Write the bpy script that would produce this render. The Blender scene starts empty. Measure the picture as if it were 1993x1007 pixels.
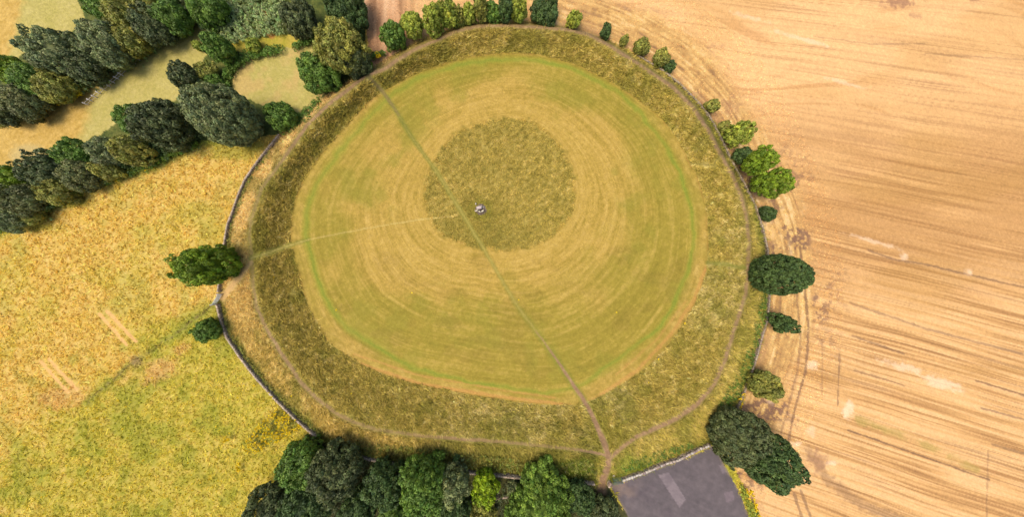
import bpy, math, random
import numpy as np
from mathutils import Vector

# ------------------------------------------------------------------ camera, sky, sun, exposure
sc = bpy.context.scene
COL = sc.collection
W_PX, H_PX = 1993.0, 1007.0          # photograph size, used as survey units
NX, NY = 965.0, 500.0                # survey point straight below the drone
F_PX = 420.0
S = 0.19                             # metres per survey unit on the flat ground
ALT = S * F_PX                       # flying height, about 80 m

cd = bpy.data.cameras.new("camera")
cam = bpy.data.objects.new("camera", cd)
COL.objects.link(cam)
cam.location = (0, 0, ALT)
cam.rotation_euler = (0, 0, 0)
cd.sensor_width = 36.0
cd.lens = F_PX / W_PX * 36.0
cd.shift_x = (W_PX / 2 - NX) / W_PX
cd.shift_y = -(H_PX / 2 - NY) / W_PX
cd.clip_start = 0.5
cd.clip_end = 6000
sc.camera = cam

SUN_EL, SUN_AZ = math.radians(64), math.radians(-105)     # azimuth from +Y towards +X
world = bpy.data.worlds.new("World")
sc.world = world
world.use_nodes = True
nt = world.node_tree
bg = nt.nodes.get("Background") or nt.nodes.new("ShaderNodeBackground")
sky = nt.nodes.new("ShaderNodeTexSky")
sky.sky_type = 'NISHITA'
sky.sun_disc = False
sky.sun_elevation = SUN_EL
sky.sun_rotation = SUN_AZ
sky.air_density = 1.0
sky.dust_density = 4.0
sky.ozone_density = 1.0
nt.links.new(sky.outputs[0], bg.inputs[0])
bg.inputs[1].default_value = 0.15

sl = bpy.data.lights.new("sun", 'SUN')
sl.energy = 1.25
sl.angle = math.radians(42)
sl.color = (1.0, 0.93, 0.82)
so = bpy.data.objects.new("sun", sl)
COL.objects.link(so)
sdir = Vector((math.sin(SUN_AZ) * math.cos(SUN_EL), math.cos(SUN_AZ) * math.cos(SUN_EL), math.sin(SUN_EL)))
so.rotation_euler = sdir.to_track_quat('Z', 'Y').to_euler()
so.location = (-60, 20, 120)

sc.view_settings.view_transform = 'Standard'
sc.view_settings.look = 'None'
sc.view_settings.gamma = 1.0
sc.view_settings.use_curve_mapping = False
sc.view_settings.exposure = 0.96

# ------------------------------------------------------------------ helpers
GAIN = np.array([1.0, 1.0, 1.0]) * 1.6   # how much brighter daylight shows a surface than its own colour


def lin(c):
    c = np.asarray(c, float) / 255.0
    return np.where(c <= 0.04045, c / 12.92, ((c + 0.055) / 1.055) ** 2.4)


def A(*c):
    """own colour of a surface from the tone it shows in open daylight"""
    return lin(c) / GAIN


def P(px, py, z=0.0):
    k = S * (1 - z / ALT)
    return Vector(((px - NX) * k, (NY - py) * k, z))


def _hash(ix, iy, seed):
    h = (ix.astype(np.int64) * 374761393 + iy.astype(np.int64) * 668265263 + seed * 974711) & 0xFFFFFFFF
    h = ((h ^ (h >> 13)) * 1274126177) & 0xFFFFFFFF
    h = (h ^ (h >> 16)) & 0xFFFFFF
    return h / float(0xFFFFFF)


def vn(x, y, seed=0):
    x0 = np.floor(x); y0 = np.floor(y)
    fx = x - x0; fy = y - y0
    fx = fx * fx * (3 - 2 * fx); fy = fy * fy * (3 - 2 * fy)
    a = _hash(x0, y0, seed); b = _hash(x0 + 1, y0, seed)
    c = _hash(x0, y0 + 1, seed); d = _hash(x0 + 1, y0 + 1, seed)
    return (a + (b - a) * fx) * (1 - fy) + (c + (d - c) * fx) * fy


def fbm(x, y, seed=0, o=3, g=0.55):
    s = 0; a = 1; t = 0
    for i in range(o):
        s = s + a * vn(x * 2 ** i, y * 2 ** i, seed + i * 17); t += a; a *= g
    return s / t


def sm(x, a, b):
    t = np.clip((x - a) / (b - a), 0, 1)
    return t * t * (3 - 2 * t)


def ring(points, cx, cy, smooth=2.0):
    """closed outline as radius over angle"""
    p = np.array(points, float)
    th = np.arctan2(p[:, 1] - cy, p[:, 0] - cx); r = np.hypot(p[:, 0] - cx, p[:, 1] - cy)
    i = np.argsort(th); th = th[i]; r = r[i]
    g = np.linspace(-math.pi, math.pi, 1441)[:-1]
    rr = np.interp(g, th, r, period=2 * math.pi)
    if smooth:
        n = int(smooth * 4 * 3) | 1
        k = np.exp(-0.5 * ((np.arange(n) - n // 2) / (smooth * 4)) ** 2); k /= k.sum()
        ext = np.concatenate([rr[-n:], rr, rr[:n]])
        rr = np.convolve(ext, k, 'same')[n:-n]
    return lambda t: np.interp(t, g, rr, period=2 * math.pi)


def pline(x, y, pts, reach=40):
    """distance to a line and how far along it, in survey units"""
    d = np.full(x.shape, 1e6); al = np.zeros(x.shape)
    pts = np.array(pts, float)
    L = np.concatenate([[0], np.cumsum(np.hypot(*np.diff(pts, axis=0).T))]); tot = L[-1]
    for i in range(len(pts) - 1):
        a, b = pts[i], pts[i + 1]
        m = np.nonzero((x > min(a[0], b[0]) - reach) & (x < max(a[0], b[0]) + reach) & (y > min(a[1], b[1]) - reach) & (y < max(a[1], b[1]) + reach))[0]
        if not len(m):
            continue
        px, py = x[m] - a[0], y[m] - a[1]
        v = b - a; n2 = v @ v
        t = np.clip((px * v[0] + py * v[1]) / n2, 0, 1)
        dd = np.hypot(px - t * v[0], py - t * v[1])
        k = dd < d[m]
        d[m[k]] = dd[k]; al[m[k]] = (L[i] + t[k] * math.sqrt(n2)) / tot
    return d, al


def inpoly(x, y, poly):
    c = np.zeros(x.shape, bool)
    n = len(poly); j = n - 1
    for i in range(n):
        xi, yi = poly[i]; xj, yj = poly[j]
        if yi != yj:
            c ^= ((yi > y) != (yj > y)) & (x < (xj - xi) * (y - yi) / (yj - yi) + xi)
        j = i
    return c


def mesh_np(name, v, f, mat=None, parent=None, col=None, smooth=False):
    v = np.asarray(v, np.float32).reshape(-1, 3); f = np.asarray(f, np.int32)
    k = f.shape[1]
    me = bpy.data.meshes.new(name)
    me.vertices.add(len(v)); me.vertices.foreach_set("co", v.ravel())
    me.loops.add(f.size); me.loops.foreach_set("vertex_index", f.ravel())
    me.polygons.add(len(f))
    me.polygons.foreach_set("loop_start", np.arange(0, f.size, k, dtype=np.int32))
    me.polygons.foreach_set("loop_total", np.full(len(f), k, np.int32))
    if smooth:
        me.polygons.foreach_set("use_smooth", np.ones(len(f), bool))
    if col is not None:
        ca = me.color_attributes.new("Col", 'FLOAT_COLOR', 'POINT')
        rgba = np.ones((len(v), 4), np.float32); rgba[:, :3] = col
        ca.data.foreach_set("color", rgba.ravel())
    me.update(calc_edges=True)
    me.validate()
    if mat:
        me.materials.append(mat)
    o = bpy.data.objects.new(name, me)
    COL.objects.link(o)
    if parent:
        o.parent = parent
    return o


class MB:
    """collects boxes and tubes into one quad mesh"""
    def __init__(s):
        s.v = []; s.f = []; s.c = []

    def quadmesh(s, v, f, c=(1, 1, 1)):
        b = len(s.v)
        s.v += [tuple(p) for p in v]; s.f += [tuple(i + b for i in q) for q in f]; s.c += [tuple(c)] * len(v)

    def box(s, ctr, sx, sy, sz, yaw=0.0, jit=0.0, c=(1, 1, 1), rnd=random, tilt=0.0):
        cy, sn = math.cos(yaw), math.sin(yaw)
        v = []
        for dz in (-1, 1):
            for dx, dy in ((-1, -1), (1, -1), (1, 1), (-1, 1)):
                x = dx * sx / 2 + rnd.uniform(-jit, jit); y = dy * sy / 2 + rnd.uniform(-jit, jit)
                z = dz * sz / 2 + rnd.uniform(-jit, jit) + tilt * dx
                v.append((ctr[0] + x * cy - y * sn, ctr[1] + x * sn + y * cy, ctr[2] + z))
        s.quadmesh(v, [(0, 3, 2, 1), (4, 5, 6, 7), (0, 1, 5, 4), (1, 2, 6, 5), (2, 3, 7, 6), (3, 0, 4, 7)], c)

    def tube(s, p0, p1, r0, r1, n=7, c=(1, 1, 1)):
        p0 = Vector(p0); p1 = Vector(p1)
        d = (p1 - p0).normalized()
        u = d.orthogonal().normalized(); w = d.cross(u)
        v = []
        for p, r in ((p0, r0), (p1, r1)):
            for i in range(n):
                a = 2 * math.pi * i / n
                v.append(p + (u * math.cos(a) + w * math.sin(a)) * r)
        f = [(i, (i + 1) % n, n + (i + 1) % n, n + i) for i in range(n)]
        v += [p0, p1]
        for i in range(0, n):
            f.append((2 * n, (i + 1) % n, i, i)) if False else None
        s.quadmesh(v, [q for q in f if q], c)
        # end caps
        b = len(s.v) - len(v)
        for i in range(0, n - 1, 2):
            s.f.append((b + 2 * n + 1, b + n + i, b + n + i + 1, b + n + (i + 2) % n))
            s.f.append((b + 2 * n, b + (i + 2) % n, b + i + 1, b + i))

    def build(s, name, mat, parent=None, smooth=False):
        return mesh_np(name, s.v, s.f, mat, parent, np.array(s.c), smooth)


def empty(name, loc, label, cat, group=None, rz=0.0):
    o = bpy.data.objects.new(name, None)
    COL.objects.link(o)
    o.location = loc; o.rotation_euler = (0, 0, rz); o.empty_display_size = 0.5
    tag(o, label, cat, group)
    return o


def tag(o, label=None, cat=None, group=None, kind=None):
    if label: o["label"] = label
    if cat: o["category"] = cat
    if group: o["group"] = group
    if kind: o["kind"] = kind
    return o


def mat_attr(name, rough=0.9, spec=0.1, n_scale=2.0, n_amp=0.25, bump=0.0, b_scale=4.0, transl=0.0, base=None, n2_scale=None, n2_amp=0.0):
    """material whose own colour comes from the mesh colour, broken up by noise"""
    m = bpy.data.materials.new(name); m.use_nodes = True
    t = m.node_tree; n = t.nodes; L = t.links
    bs = n["Principled BSDF"]; out = n["Material Output"]
    bs.inputs["Roughness"].default_value = rough
    bs.inputs["Specular IOR Level"].default_value = spec
    if base is None:
        at = n.new("ShaderNodeAttribute"); at.attribute_name = "Col"; src = at.outputs["Color"]
    else:
        rg = n.new("ShaderNodeRGB"); rg.outputs[0].default_value = (*base, 1); src = rg.outputs[0]
    tc = n.new("ShaderNodeTexCoord")

    def noise_mul(src, scale, amp):
        no = n.new("ShaderNodeTexNoise"); no.inputs["Scale"].default_value = scale; no.inputs["Detail"].default_value = 5; no.inputs["Roughness"].default_value = 0.65
        L.new(tc.outputs["Object"], no.inputs["Vector"])
        mr = n.new("ShaderNodeMapRange"); mr.inputs["From Min"].default_value = 0.28; mr.inputs["From Max"].default_value = 0.72
        mr.inputs["To Min"].default_value = 1 - amp; mr.inputs["To Max"].default_value = 1 + amp
        L.new(no.outputs["Fac"], mr.inputs["Value"])
        mx = n.new("ShaderNodeVectorMath"); mx.operation = 'SCALE'
        L.new(src, mx.inputs[0]); L.new(mr.outputs[0], mx.inputs["Scale"])
        return mx.outputs[0]
    if n_amp: src = noise_mul(src, n_scale, n_amp)
    if n2_amp: src = noise_mul(src, n2_scale, n2_amp)
    L.new(src, bs.inputs["Base Color"])
    if bump:
        no = n.new("ShaderNodeTexNoise"); no.inputs["Scale"].default_value = b_scale; no.inputs["Detail"].default_value = 4
        L.new(tc.outputs["Object"], no.inputs["Vector"])
        bp = n.new("ShaderNodeBump"); bp.inputs["Strength"].default_value = bump; bp.inputs["Distance"].default_value = 0.25
        L.new(no.outputs["Fac"], bp.inputs["Height"]); L.new(bp.outputs[0], bs.inputs["Normal"])
    if transl:
        tr = n.new("ShaderNodeBsdfTranslucent"); L.new(src, tr.inputs["Color"])
        ms = n.new("ShaderNodeMixShader"); ms.inputs[0].default_value = transl
        L.new(bs.outputs[0], ms.inputs[1]); L.new(tr.outputs[0], ms.inputs[2]); L.new(ms.outputs[0], out.inputs["Surface"])
    return m


M_MOWN = mat_attr("mown grass", n_scale=2.4, n_amp=0.17, bump=0.4, b_scale=3.0, n2_scale=0.7, n2_amp=0.10)
M_ROUGH = mat_attr("rough grass", n_scale=1.3, n_amp=0.26, bump=0.6, b_scale=2.2, n2_scale=3.5, n2_amp=0.22)
M_PAST = mat_attr("pasture grass", n_scale=1.0, n_amp=0.13, bump=0.4, b_scale=2.0, n2_scale=3.0, n2_amp=0.10)
M_STUB = mat_attr("stubble", n_scale=2.2, n_amp=0.10, bump=0.4, b_scale=4.0, n2_scale=0.5, n2_amp=0.05)
M_DIRT = mat_attr("trodden earth", n_scale=2.0, n_amp=0.18, bump=0.4, b_scale=4.0)
M_TAR = mat_attr("tarmac", rough=0.85, spec=0.25, n_scale=0.5, n_amp=0.10, bump=0.15, b_scale=12, n2_scale=6, n2_amp=0.08)
M_STONE = mat_attr("field stone", rough=0.85, spec=0.2, n_scale=3.0, n_amp=0.25, bump=0.6, b_scale=7)
M_LEAF = mat_attr("leaves", rough=0.6, spec=0.25, n_amp=0.0, transl=0.18)
M_BLADE = mat_attr("grass blades", rough=0.8, spec=0.1, n_amp=0.0, transl=0.4)
M_BARK = mat_attr("bark", rough=0.9, n_scale=4, n_amp=0.35, bump=0.6, b_scale=8, base=(0.10, 0.075, 0.055))
M_STEEL = mat_attr("galvanised steel", rough=0.45, spec=0.5, n_scale=5, n_amp=0.12, base=(0.50, 0.53, 0.46))
M_GREEN = mat_attr("green painted steel", rough=0.5, spec=0.4, n_scale=6, n_amp=0.15, base=(0.06, 0.13, 0.10))
M_POST = mat_attr("weathered timber", rough=0.85, n_scale=6, n_amp=0.25, base=(0.56, 0.50, 0.42))

# ------------------------------------------------------------------ survey of the site (outlines in survey units)
C0 = (965.0, 400.0)
I_PTS = [(1001,102),(951,104),(901,113),(850,128),(800,147),(754,172),(732,186),(675,244),(648,273),(610,318),(580,368),(565,435),(565,470),(569,488),(581,532),(599,595),(619,631),(639,667),(679,694),(738,726),(818,749),(872,759),(973,777),(1095,789),(1130,787),(1168,773),(1210,749),(1269,707),(1321,645),(1356,582),(1370,544),(1376,513),(1378,472),(1375,411),(1362,357),(1340,311),(1312,260),(1282,224),(1250,200),(1199,165),(1151,138),(1101,119),(1051,105)]
C_PTS = [(712,147),(648,196),(598,243),(553,308),(509,367),(489,427),(486,462),(490,495),(494,562),(501,602),(523,647),(555,700),(586,745),(617,776),(657,807),(690,823),(731,836),(811,848),(892,855),(972,860),(1052,868),(1132,877),(1177,886),(1188,893),(1207,874),(1237,852),(1283,831),(1320,813),(1359,785),(1390,748),(1411,700),(1423,658),(1439,610),(1451,571),(1455,539),(1457,479),(1454,435),(1443,382),(1423,338),(1398,293),(1378,253),(1348,209),(1309,169),(1264,139),(1219,109),(1179,84),(1145,67),(1104,57),(1051,53),(988,49),(926,51),(888,60),(850,78),(813,93),(775,115),(750,133)]
W_PTS = [(545,262),(522,290),(497,323),(478,351),(467,376),(456,407),(444,440),(437,482),(430,530),(426,570),(424,592),(432,624),(443,656),(470,696),(501,736),(537,776),(577,816),(617,850),(680,885),(785,907),(908,919),(1008,929),(1092,937),(1157,941),(1185,940),(1210,934),(1252,920),(1289,904),(1320,894),(1359,874),(1383,865),(1415,835),(1435,795),(1455,748),(1470,702),(1483,654),(1493,622),(1497,575),(1495,520),(1493,487),(1483,442),(1469,400),(1448,357),(1423,313),(1403,268),(1378,223),(1358,199),(1323,164),(1289,137),(1239,107),(1199,86),(1126,58),(1076,48),(988,42),(901,46),(860,60),(813,81),(750,117),(712,138),(697,149),(623,194),(578,238)]
E_PTS = [(824,381),(845,314),(881,263),(935,239),(996,229),(1041,239),(1080,272),(1104,311),(1119,369),(1116,408),(1095,441),(1059,471),(1011,484),(944,482),(890,471),(845,441),(829,411)]
G_PTS = [(976,117),(876,133),(800,160),(755,192),(699,251),(645,317),(610,375),(596,420),(595,460),(607,504),(620,545),(639,587),(671,635),(734,675),(798,714),(880,735),(980,752),(1080,765),(1130,748),(1182,714),(1240,672),(1287,634),(1325,565),(1344,502),(1349,450),(1342,396),(1320,330),(1290,280),(1252,228),(1200,178),(1140,147),(1060,121)]
fI = ring(I_PTS, *C0, 1.2); fC = ring(C_PTS, *C0, 0.6); fW = ring(W_PTS, *C0, 0.5); fE = ring(E_PTS, *C0, 1.5); fG = ring(G_PTS, *C0, 2)

PATH_MAIN = [(706,138),(720,152),(748,181),(775,223),(800,265),(824,299),(848,331),(880,383),(922,453),(956,509),(984,558),(1009,599),(1043,645),(1078,693),(1106,735),(1134,777),(1146,797),(1164,834),(1179,871),(1185,895),(1181,916),(1172,936),(1172,960)]
PATH_SIDE = [(488,503),(545,484),(600,467),(700,447),(800,430),(890,419)]
PATH_EAST = [(1345,318),(1388,321),(1403,300)]
PATH_EAST_TREE = [(1376,512),(1410,514),(1450,522)]
PATH_GATE = [(489,510),(470,535),(452,556),(432,580)]
CARPARK = [(1180,936),(1213,937),(1313,900),(1359,883),(1387,868),(1402,890),(1413,912),(1436,952),(1457,1005),(1490,1110),(1265,1110),(1222,1007),(1203,972)]
STUBBLE = [(700,-3000),(709,0),(716,90),(712,138),(965,400),(1415,835),(1420,900),(1446,945),(1478,1007),(1515,1110),(1540,4000),(6000,4000),(6000,-3000)]
HEDGE_A = [(-200,540),(0,452),(75,418),(164,364),(238,340),(298,324),(348,296),(395,274),(470,268)]
HEDGE_A_TOP = [(470,255),(400,200),(345,190),(250,205),(200,250),(100,285),(60,310),(0,335),(-200,400)]
STRIP_FIELD = [(-200,335),(0,250),(80,215),(165,168),(190,150),(280,105),(372,45),(390,40),(412,62),(400,110),(345,195),(250,225),(195,262),(60,320),(0,345),(-200,420)]
CORNER_FIELD = [(-200,-300),(-200,190),(0,125),(25,118),(100,75),(170,46),(150,0),(120,-100),(40,-300)]
MEADOW = [(452,185),(455,150),(470,125),(500,108),(545,95),(590,88),(618,78),(640,120),(640,170),(622,196),(580,235),(545,215)]
GLADE = [(430,82),(500,72),(575,66),(600,86),(545,97),(470,104),(440,100)]

# ------------------------------------------------------------------ ground
ua = np.concatenate([[-9000, -4000, -2000, -1000, -600, -400, -300], np.arange(-240, -8, 6), np.arange(-8, 2002, 2.0), np.arange(2006, 2240, 6), [2300, 2450, 2700, 3200, 4200, 6500, 11000]])
va = np.concatenate([[-9000, -4000, -2000, -1000, -500, -300, -220], np.arange(-160, -8, 6), np.arange(-8, 1016, 2.0), np.arange(1020, 1190, 6), [1250, 1400, 1700, 2300, 3300, 5500, 10000]])
U, V = np.meshgrid(ua, va)
gshape = U.shape
u = U.ravel(); v = V.ravel()
jx = (fbm(u / 14, v / 14, 5, 3) - 0.5) * 10; jy = (fbm(u / 14, v / 14, 9, 3) - 0.5) * 10
th = np.arctan2(v - C0[1], u - C0[0]); r = np.hypot(u - C0[0], v - C0[1])
rI, rC, rW, rE, rG = fI(th), fC(th), fW(th), fE(th), fG(th)
rj = r + jx * 0.35
inside = rj < rI
on_bank = (rj >= rI) & (r < rW)

tI = sm((r - rI) / np.maximum(rC - rI, 1), -0.02, 1.0)
tO = sm((r - rC) / np.maximum(rW - rC, 1), 0.0, 1.0)
bank_h = 3.3 + 0.5 * np.sin(th * 2 + 1)
z = bank_h * tI * (1 - tO)
d_ent, _ = pline(u, v, [(1120, 770), (1164, 834), (1184, 895), (1175, 945)], 60)
z *= 0.35 + 0.65 * sm(d_ent, 8, 50)
z += on_bank * (fbm(u / 18, v / 18, 31, 3) - 0.5) * 0.7 * sm(rW - r, 0, 15) * sm(r - rI, 0, 15)
z += (fbm(u / 60, v / 60, 77, 2) - 0.5) * 0.25 * sm(rI - r, 0, 40)

N = len(u)
col = np.zeros((N, 3))


def paint(mask, c):
    global col
    m = np.clip(mask, 0, 1)[:, None]
    col = col * (1 - m) + np.asarray(c) * m


def mixc(t, *cs):
    """blend a list of colours along t in 0..1"""
    cs = np.array(cs); t = np.clip(t, 0, 1) * (len(cs) - 1)
    i = np.minimum(t.astype(int), len(cs) - 2); f = (t - i)[:, None]
    return cs[i] * (1 - f) + cs[i + 1] * f


def con(n, k=1.8):
    return np.clip((n - 0.5) * k + 0.5, 0, 1)


nb = con(fbm(u / 90, v / 90, 1, 3)); nm = con(fbm(u / 24, v / 24, 2, 3)); nf = con(fbm(u / 7, v / 7, 3, 3)); nff = con(fbm(u / 3.2, v / 3.2, 4, 2), 1.5)
strk = con(fbm((u * .75 - v * .66) / 7, (u * .66 + v * .75) / 2.6, 8, 2), 2.0)
rot = con(fbm((u * 0.8 - v * 0.6) / 12, (u * 0.6 + v * 0.8) / 4, 6, 3))

# pasture: dry orange grass, greener towards the lower right
past = mixc(0.25 * nf + 0.25 * nm + 0.5 * strk, A(194, 162, 66), A(212, 174, 82), A(226, 192, 110))
grn = mixc(0.25 * nf + 0.5 * strk + 0.25 * nm, A(152, 146, 46), A(186, 168, 60), A(210, 182, 92))
fence_line = [(168, 784), (190, 765), (262, 705), (340, 652), (405, 602), (428, 590)]
side = (v - 705) + 0.70 * (u - 262)
g_mask = sm(side + (nb - 0.5) * 120, -25, 40) * (0.95 - 0.35 * sm(nm, 0.5, 0.9) * sm(230 - u, 0, 200))
col = past.copy()
paint(g_mask, grn)
paint(0.5 * sm(nb, 0.6, 0.9) * (side < 0), grn)
lush = con(fbm(u / 40, v / 40, 12, 3), 2.4)
paint(0.55 * sm(lush, 0.55, 0.95) * sm(side, -200, 60), A(142, 146, 44))
paint(0.35 * sm(lush, 0.7, 1.0) * sm(-side, 0, 100), A(176, 166, 76))
d, _ = pline(u + jx, v + jy, fence_line, 40)
paint(0.7 * sm(nm, .0, .5) * (1 - sm(d, 2, 13)), A(150, 152, 58)); paint(0.8 * sm(nf, .1, .4) * (1 - sm(d + (nf - .5) * 3, 0.5, 3.5)), A(122, 104, 56))
paint(0.6 * (1 - sm(np.hypot(u - 266, (v - 703) * 1.3) + jx, 6, 18)), A(140, 112, 78))
for e in ((310, 722, 48, 26, 0.6, -0.55), (120, 775, 60, 30, 0.55, -0.2), (352, 680, 24, 12, 0.5, -0.5)):
    cx, cy, a, b, s_, ro = e
    dx, dy = u - cx, v - cy
    ex = dx * math.cos(ro) + dy * math.sin(ro); ey = -dx * math.sin(ro) + dy * math.cos(ro)
    paint(s_ * (1 - sm(np.hypot(ex / a, ey / b) + (nf - .5) * .5, .4, 1.1)), A(212, 160, 98))
scrape = np.zeros(N, bool)
for trk in ([(194, 612), (246, 672)], [(208, 606), (264, 665)], [(80, 705), (132, 764)], [(96, 700), (150, 760)]):
    d, _ = pline(u + jx * .3, v + jy * .3, trk, 20); paint(0.95 * (1 - sm(d + (nf - .5) * 2, 1.5, 5)), A(228, 178, 108)); scrape |= d < 5
d, _ = pline(u + jx * .5, v + jy * .5, HEDGE_A, 40); paint(.8 * (1 - sm(d, 4, 16)), mixc(nf, A(138, 142, 50), A(172, 166, 70)))
for e in ((455, 290, 75, 26), (40, 440, 90, 14), (120, 395, 60, 12)):
    paint(0.65 * (1 - sm(np.hypot((u - e[0]) / e[2], (v - e[1]) / e[3]) + (nf - .5) * .4, .5, 1.2)), A(150, 148, 52))
# ground below hedges and woods
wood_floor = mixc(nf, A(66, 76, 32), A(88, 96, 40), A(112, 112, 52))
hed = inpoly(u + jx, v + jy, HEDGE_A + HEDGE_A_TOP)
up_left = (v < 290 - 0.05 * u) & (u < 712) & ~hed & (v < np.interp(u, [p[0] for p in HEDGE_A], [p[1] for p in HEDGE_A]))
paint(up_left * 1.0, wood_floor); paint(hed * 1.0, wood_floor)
pale = mixc(0.3 * strk + 0.4 * nff + 0.3 * nm, A(172, 160, 78), A(186, 170, 92), A(202, 184, 110))
for poly in (STRIP_FIELD, CORNER_FIELD, MEADOW):
    paint(inpoly(u + jx, v + jy, poly) * 1.0, pale)
paint(inpoly(u + jx, v + jy, MEADOW) * (0.55 * sm(nm, .3, .8)), A(202, 164, 98))
paint(inpoly(u + jx, v + jy, GLADE) * 1.0, mixc(nf, A(164, 152, 50), A(192, 168, 70)))
orange = mixc(0.4 * nf + 0.6 * strk, A(184, 148, 64), A(216, 178, 96))
paint(inpoly(u + jx, v + jy, STRIP_FIELD) * (1 - sm(u + 0.35 * v + jx * 2, 235, 262)), orange)
paint(inpoly(u + jx, v + jy, CORNER_FIELD) * (1 - sm(u + 0.3 * v + jx * 2, 38, 56)), orange)
paint(0.8 * (1 - sm(np.hypot((u - 55) / 42, (v - 300) / 24) + (nf - .5) * .3, .6, 1.1)), A(196, 172, 108))
d, _ = pline(u, v, [(515, 25), (518, 55), (530, 70)], 30); paint(0.8 * (1 - sm(d + jx * .4, 3, 8)), A(190, 130, 66))
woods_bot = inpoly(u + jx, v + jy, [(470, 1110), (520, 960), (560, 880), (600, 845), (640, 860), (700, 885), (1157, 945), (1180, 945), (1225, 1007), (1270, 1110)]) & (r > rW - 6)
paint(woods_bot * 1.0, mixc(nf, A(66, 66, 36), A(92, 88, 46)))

# stubble field: harvested rows, trodden headland, wheel tracks
stub = inpoly(u + jx * .4, v + jy * .4, STUBBLE) & (r > rW)
phi = (v + 430) / np.maximum(u + 2250, 50)
w = phi * 4000 + (fbm(u / 200, v / 90, 41, 2) - .5) * 6
al = u * 0.97 + v * 0.2
rows = 0.6 * vn(w / 2.3, al / 120, 42) + 0.4 * vn(w / 5.0, al / 260, 43)
bands = fbm(w / 30, al / 200, 44, 3)
rws = sm(0.72 * rows + 0.28 * bands, 0.22, 0.66)
lower = sm(v, 250, 700) * 0.45 + 0.55
sc_ = mixc(1 - rws * lower, A(246, 202, 142), A(238, 190, 126), A(220, 174, 112), A(190, 144, 92))
topw = 1 - sm(v + (u - 1700) * 0.12, 100, 420)
sc_ = sc_ * (1 - 0.5 * topw[:, None]) + 0.5 * topw[:, None] * A(254, 210, 152)
lines = sm(vn(w / 2.2, al / 300, 45), 0.66, 0.9) * sm(vn(w / 14, al / 160, 46), 0.25, 0.6)
ls_ = (lines * (.50 - .12 * topw))[:, None]
sc_ = sc_ * (1 - ls_) + ls_ * A(140, 98, 62)
und = w + 26 * np.sin(u / 95 + v / 70) * topw
ul_ = (sm(vn(und / 7, al / 130, 48), .62, .9) * sm(vn(und / 20, al / 120, 49), .3, .7) * (.12 + .4 * topw))[:, None]
sc_ = sc_ * (1 - ul_) + ul_ * A(196, 144, 88)
mid_ = (sm(v, 130, 330) * (1 - sm(v, 470, 620)) * .6 * sm(bands, .25, .6) * (.35 + .65 * rows))[:, None]
sc_ = sc_ * (1 - mid_) + mid_ * A(178, 130, 74)
sc_ *= (0.92 + 0.16 * nff)[:, None]
sc_ = sc_ * (1 - .25 * sm(con(fbm(u / 200, v / 60, 47, 2), 2), .5, 1)[:, None]) + .25 * sm(con(fbm(u / 200, v / 60, 47, 2), 2), .5, 1)[:, None] * A(190, 146, 74)
sc_ = sc_ * np.array([.97, .91, .83]) * (1 - .07 * sm(v, 150, 420))[:, None]
col = np.where(stub[:, None], sc_, col)
dW = r - rW
head = stub * (1 - sm(dW + (nb - .5) * 30, 60, 110)) * (0.45 + 0.65 * sm(th, -1.75, -0.8))
hr = 0.6 * con(vn(dW / 3.4, th * 14, 51), 1.6) + 0.4 * con(vn(dW / 9, th * 8, 52), 1.6)
hc = mixc(hr * 0.7 + nf * 0.3, A(140, 106, 76), A(192, 148, 88), A(222, 178, 108), A(242, 204, 148))
paint(head, hc)
clods = sm(con(fbm(u / 7, v / 7, 53, 3), 2.2), .46, .76) * sm(con(fbm(u / 50, v / 50, 54, 2), 2), .42, .7)
paint(stub * clods * 0.85 * (1 - sm(dW, 70, 190)) * sm(v, 180, 420), A(128, 94, 76))
paint(stub * 0.55 * (1 - sm(dW, 2, 26)) * sm(nm, .25, .7), A(160, 120, 88))
for trk, wd, s_ in (([(1556, 480), (1566, 560), (1574, 640), (1568, 720), (1546, 800), (1534, 860)], 2.2, .7), ([(1542, 500), (1551, 580), (1558, 660), (1552, 720), (1532, 800), (1516, 860)], 2.0, .5),
                    ([(1545, 962), (1560, 1007), (1580, 1060)], 2.5, .6), ([(1558, 955), (1578, 1007), (1600, 1060)], 2.5, .6), ([(1575, 880), (1610, 935), (1680, 985), (1760, 1015)], 9, .45),
                    ([(1634, 690), (1630, 790)], 1.6, .6), ([(1600, 660), (1600, 780)], 1.2, .4), ([(1923, 880), (1920, 1020)], 1.5, .4), ([(1650, 838), (1780, 884), (1925, 935)], 1.6, .75), ([(1664, 722), (1720, 738), (1760, 752)], 1.6, .5),
                    ([(1655, 590), (1800, 640), (1990, 690)], 2, .5), ([(1690, 488), (1745, 506), (1800, 515), (1993, 560)], 1.8, .65), ([(1900, 742), (1993, 770)], 1.8, .6), ([(1910, 795), (1993, 818)], 1.8, .6), ([(1930, 865), (1993, 885)], 1.8, .6), ([(1660, 655), (1760, 690)], 2.0, .6),
                    ([(1500, 20), (1600, 28), (1660, 18)], 2, .0), ([(1585, 70), (1700, 86), (1800, 84)], 1.5, .35), ([(1800, 104), (1993, 116)], 1.6, .35)):
    d, _ = pline(u + jx * .25, v + jy * .25, trk, 30); paint(stub * s_ * (1 - sm(d + (nf - .5) * wd, wd * .5, wd * 1.6)), A(124, 92, 70))
for trk, wd, s_ in (([(1670, 818), (1760, 850), (1900, 915)], 8, .55), ([(1680, 475), (1800, 500), (1993, 530)], 7, 0)):
    d, _ = pline(u + jx, v + jy, trk, 30); paint(stub * s_ * sm(nm, .1, .7) * (1 - sm(d, wd * .3, wd * 1.4)), A(170, 152, 76))
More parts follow.
